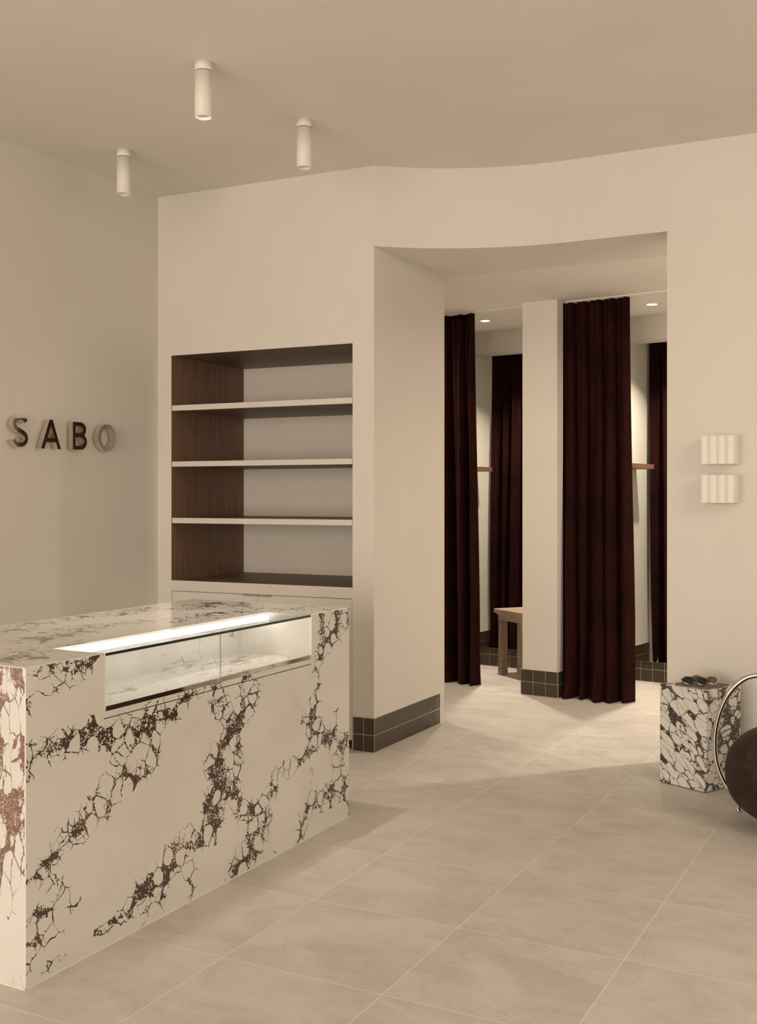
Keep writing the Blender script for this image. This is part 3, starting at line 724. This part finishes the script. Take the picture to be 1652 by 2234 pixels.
# ------------------------------------------------------------------ wooden bench in the left fitting room
def bench():
    ca = (.44, -.385); cb = (.70, -.53)
    o2 = MB_ @ Vector((*ca, 0)); p2 = MB_ @ Vector((*cb, 0)); d = (p2 - o2); L = d.length; rz = math.atan2(d.y, d.x)
    t = thing('wooden_bench', 'small oak bench with square notched legs behind the white pillar', 'bench', (o2.x, o2.y, 0), rz)
    ll, hw, H_ = L, .30, .572
    # top slab and cove moulding around the apron
    def ringbox(bm, e0, z0, e1, z1):
        a = [bm.verts.new(c) for c in ((-e0, -e0, z0), (ll + e0, -e0, z0), (ll + e0, hw + e0, z0), (-e0, hw + e0, z0))]
        b = [bm.verts.new(c) for c in ((-e1, -e1, z1), (ll + e1, -e1, z1), (ll + e1, hw + e1, z1), (-e1, hw + e1, z1))]
        bm.faces.new(a); bm.faces.new(b)
        for i in range(4): bm.faces.new((a[i], a[(i+1) % 4], b[(i+1) % 4], b[i]))
    bm = bmesh.new(); ringbox(bm, .058, H_ - .036, .058, H_); obj('bench_top', bm, M_BENCHT, t, bevel=.003)
    bm = bmesh.new(); prev = (.054, H_ - .036)
    for k in range(1, 6):
        a = k / 5 * math.pi / 2; cur = (.054 - .024 * math.sin(a), H_ - .036 - .030 * (1 - math.cos(a)))
        ringbox(bm, cur[0], cur[1], prev[0], prev[1]); prev = cur
    ringbox(bm, .030, H_ - .095, .030, H_ - .066); obj('apron', bm, M_BENCHT, t)
    for x in (0, ll):
        for y in (0, hw):
            bm = bmesh.new(); h = .029
            def sq(z0, h0, z1, h1):
                a = [bm.verts.new((x + sx * h0, y + sy * h0, z0)) for sx, sy in ((-1,-1),(1,-1),(1,1),(-1,1))]
                b = [bm.verts.new((x + sx * h1, y + sy * h1, z1)) for sx, sy in ((-1,-1),(1,-1),(1,1),(-1,1))]
                bm.faces.new(a); bm.faces.new(b)
                for i in range(4): bm.faces.new((a[i], a[(i+1) % 4], b[(i+1) % 4], b[i]))
            sq(0, .031, .052, .031); sq(.052, .031, .058, .025); sq(.058, .025, .064, .031); sq(.064, .031, .112, .031); sq(.112, .031, .118, .025); sq(.118, .025, .124, h); sq(.124, h, H_ - .09, h)
            obj('leg', bm, M_BENCH, t)
bench()

# ------------------------------------------------------------------ marble plinth with tray and sunglasses
PFc, PL, PR = Vector((-1.111, 5.863, 0)), Vector((-1.378, 5.982, 0)), Vector((-.982, 6.148, 0))
pz = .5326; rzp = math.atan2((PFc - PL).y, (PFc - PL).x); wP, dP = (PFc - PL).length, (PR - PFc).length
bm = bmesh.new(); box(bm, (0, 0, .004), (wP, dP, pz))
pl = obj('marble_plinth', bm, M_PLINTH, bevel=.0025); pl.location = PL; pl.rotation_euler = (0, 0, rzp)
tag(pl, 'square white marble plinth with dense dark veins beside the chair', 'plinth')
bm = bmesh.new(); box(bm, (0, 0, 0), (.200, .205, .007)); box(bm, (.003, .003, .007), (.197, .202, .009))
tr = obj('flat_tray', bm, M_TRAY, bevel=.0012); tr.location = (-1.300, 5.992, pz); tr.rotation_euler = (0, 0, rzp)
tag(tr, 'thin taupe square tray lying on the marble plinth', 'tray')
def sunglasses(loc, rz, mf, ml, label, tilt, wide=1.0, tempopen=.12):
    t = thing('sunglasses', label, 'sunglasses', loc, rz, 'sunglasses on the plinth tray')
    R = Matrix.Rotation(math.radians(tilt), 4, 'X')
    def oval(cx, rx, rz_, n=28):
        return [R @ Vector((cx + rx * math.cos(a) * (1 + .06 * math.sin(a)), -.004 * math.cos(a) ** 2, .024 + rz_ * math.sin(a))) for a in [2 * math.pi * i / n for i in range(n)]]
    for s in (-1, 1):
        c = s * .0345 * wide
        bm = bmesh.new(); tube(bm, oval(c, .0275 * wide, .0225), .0032, 8, True); obj('rim', bm, mf, t, smooth=True)
        bm = bmesh.new(); o1 = oval(c, .0255 * wide, .0205); off = R @ Vector((0, .0015, 0))
        a = [bm.verts.new(p - off) for p in o1]; b = [bm.verts.new(p + off) for p in o1]; bm.faces.new(a); bm.faces.new(b)
        for i in range(len(a)): bm.faces.new((a[i], a[(i+1) % len(a)], b[(i+1) % len(a)], b[i]))
        obj('lens', bm, ml, t)
        bm = bmesh.new(); e = R @ Vector((s * .063 * wide, 0, .030))
        pts = [e, e + Vector((s * .004, .006, .0)), e + Vector((s * .003, .03, -.002))]
        for k in range(1, 8): pts.append(e + Vector((s * (.003 - .003 * k), .03 + tempopen * .7 * k / 7, -.002 - .020 * (k / 7) ** 2.5)))
        tube(bm, pts, .0026, 8, flat=1.5); obj('temple', bm, mf, t, smooth=True)
    bm = bmesh.new(); tube(bm, [R @ Vector((x, -.002 - .004 * math.cos(x * 110), .027 + .005 * math.cos(x * 110))) for x in (-.009, -.005, 0, .005, .009)], .0025, 8); obj('bridge', bm, mf, t, smooth=True)
sunglasses((-1.187, 5.945, pz + .0095), math.radians(8), M_BLACK, M_LENSDARK, 'black round sunglasses in front on the taupe tray', -22, 1.0, .05)
sunglasses((-1.150, 6.020, pz + .0095), math.radians(2), M_PEACH, M_LENSGREY, 'peach framed sunglasses with smoky lenses behind the black pair', -18, 1.12, .08)

# ------------------------------------------------------------------ fluted blocks on the right wall
def fluted(z0, z1, label):
    x0, x1, yb, dp = -1.2010, -1.0150, 6.309, .112
    bm = bmesh.new(); pts = [(x1, yb), (x0, yb)]; n = 4; fw = (x1 - x0) / n; yf = yb - dp
    pts.append((x0, yf + .008))
    for i in range(n):
        for k in range(0 if i == 0 else 1, 13):
            t = k / 12
            pts.append((x0 + fw * (i + t), yf + .018 * math.sin(math.pi * t) ** .8))
    prism(bm, pts, z0, z1)
    return tag(obj('fluted_block', bm, M_SCONCE, bevel=.0015, seg=1), label, 'wall block', 'cream fluted blocks on the right wall')
fluted(1.7255, 1.8825, 'cream fluted square wall block, upper of the two')
fluted(1.5115, 1.6670, 'cream fluted square wall block, lower of the two')

# ------------------------------------------------------------------ lounge chair at the right edge
def chair():
    t = thing('lounge_chair', 'dark brown suede lounge chair with a curved chrome tube arm beside the plinth', 'chair', (-.62, 5.52, 0))
    def sup(bm, c, r, e=2.4, nu=48, nv=28):
        rows = []
        def pw(x, p): return math.copysign(abs(x) ** p, x)
        for j in range(1, nv):
            ph = -math.pi/2 + math.pi * j / nv
            rows.append([bm.verts.new((c[0] + r[0] * pw(math.cos(ph), 2/e) * pw(math.cos(a), 2/e), c[1] + r[1] * pw(math.cos(ph), 2/e) * pw(math.sin(a), 2/e), c[2] + r[2] * pw(math.sin(ph), 2/e))) for a in [2*math.pi*i/nu for i in range(nu)]])
        b = bm.verts.new((c[0], c[1], c[2] - r[2])); tp = bm.verts.new((c[0], c[1], c[2] + r[2]))
        for A, B in zip(rows, rows[1:]):
            for i in range(nu): bm.faces.new((A[i], A[(i+1) % nu], B[(i+1) % nu], B[i]))
        for i in range(nu):
            bm.faces.new((b, rows[0][(i+1) % nu], rows[0][i])); bm.faces.new((tp, rows[-1][i], rows[-1][(i+1) % nu]))
    bm = bmesh.new(); sup(bm, (.09, -.10, .252), (.405, .27, .246)); obj('seat', bm, M_SUEDE, t, smooth=True)
    bm = bmesh.new(); sup(bm, (.24, .20, .50), (.34, .13, .17), 2.6); obj('backrest', bm, M_SUEDE, t, smooth=True)
    loop = [(-.837, .657), (-.907, .627), (-.974, .552), (-1.021, .442), (-1.041, .324), (-1.034, .209), (-1.003, .120), (-.955, .055), (-.88, .022), (-.78, .014), (-.60, .013), (-.45, .04), (-.36, .13), (-.32, .30), (-.36, .48), (-.45, .60), (-.58, .66), (-.71, .674)]
    # smooth closed curve through the points
    def cr(p0, p1, p2, p3, t):
        return tuple(.5 * ((2*b) + (-a + c) * t + (2*a - 5*b + 4*c - d) * t*t + (-a + 3*b - 3*c + d) * t**3) for a, b, c, d in zip(p0, p1, p2, p3))
    n = len(loop); sm = []
    for i in range(n):
        for k in range(5): sm.append(cr(loop[(i-1) % n], loop[i], loop[(i+1) % n], loop[(i+2) % n], k / 5))
    bm = bmesh.new(); tube(bm, [(x + .62, .20, z) for x, z in sm], .0135, 14, True); o = obj('tube_arm', bm, M_CHROME, t, smooth=True); o['label'] = 'curved chrome tube'
    bm = bmesh.new(); lathe(bm, [(.010, 0), (.016, .004), (.016, .010), (.008, .016), (.008, .05)], 16, Matrix.Translation((-.285, .085, 0))); obj('foot_glide', bm, M_CHROME, t, smooth=True)
chair()
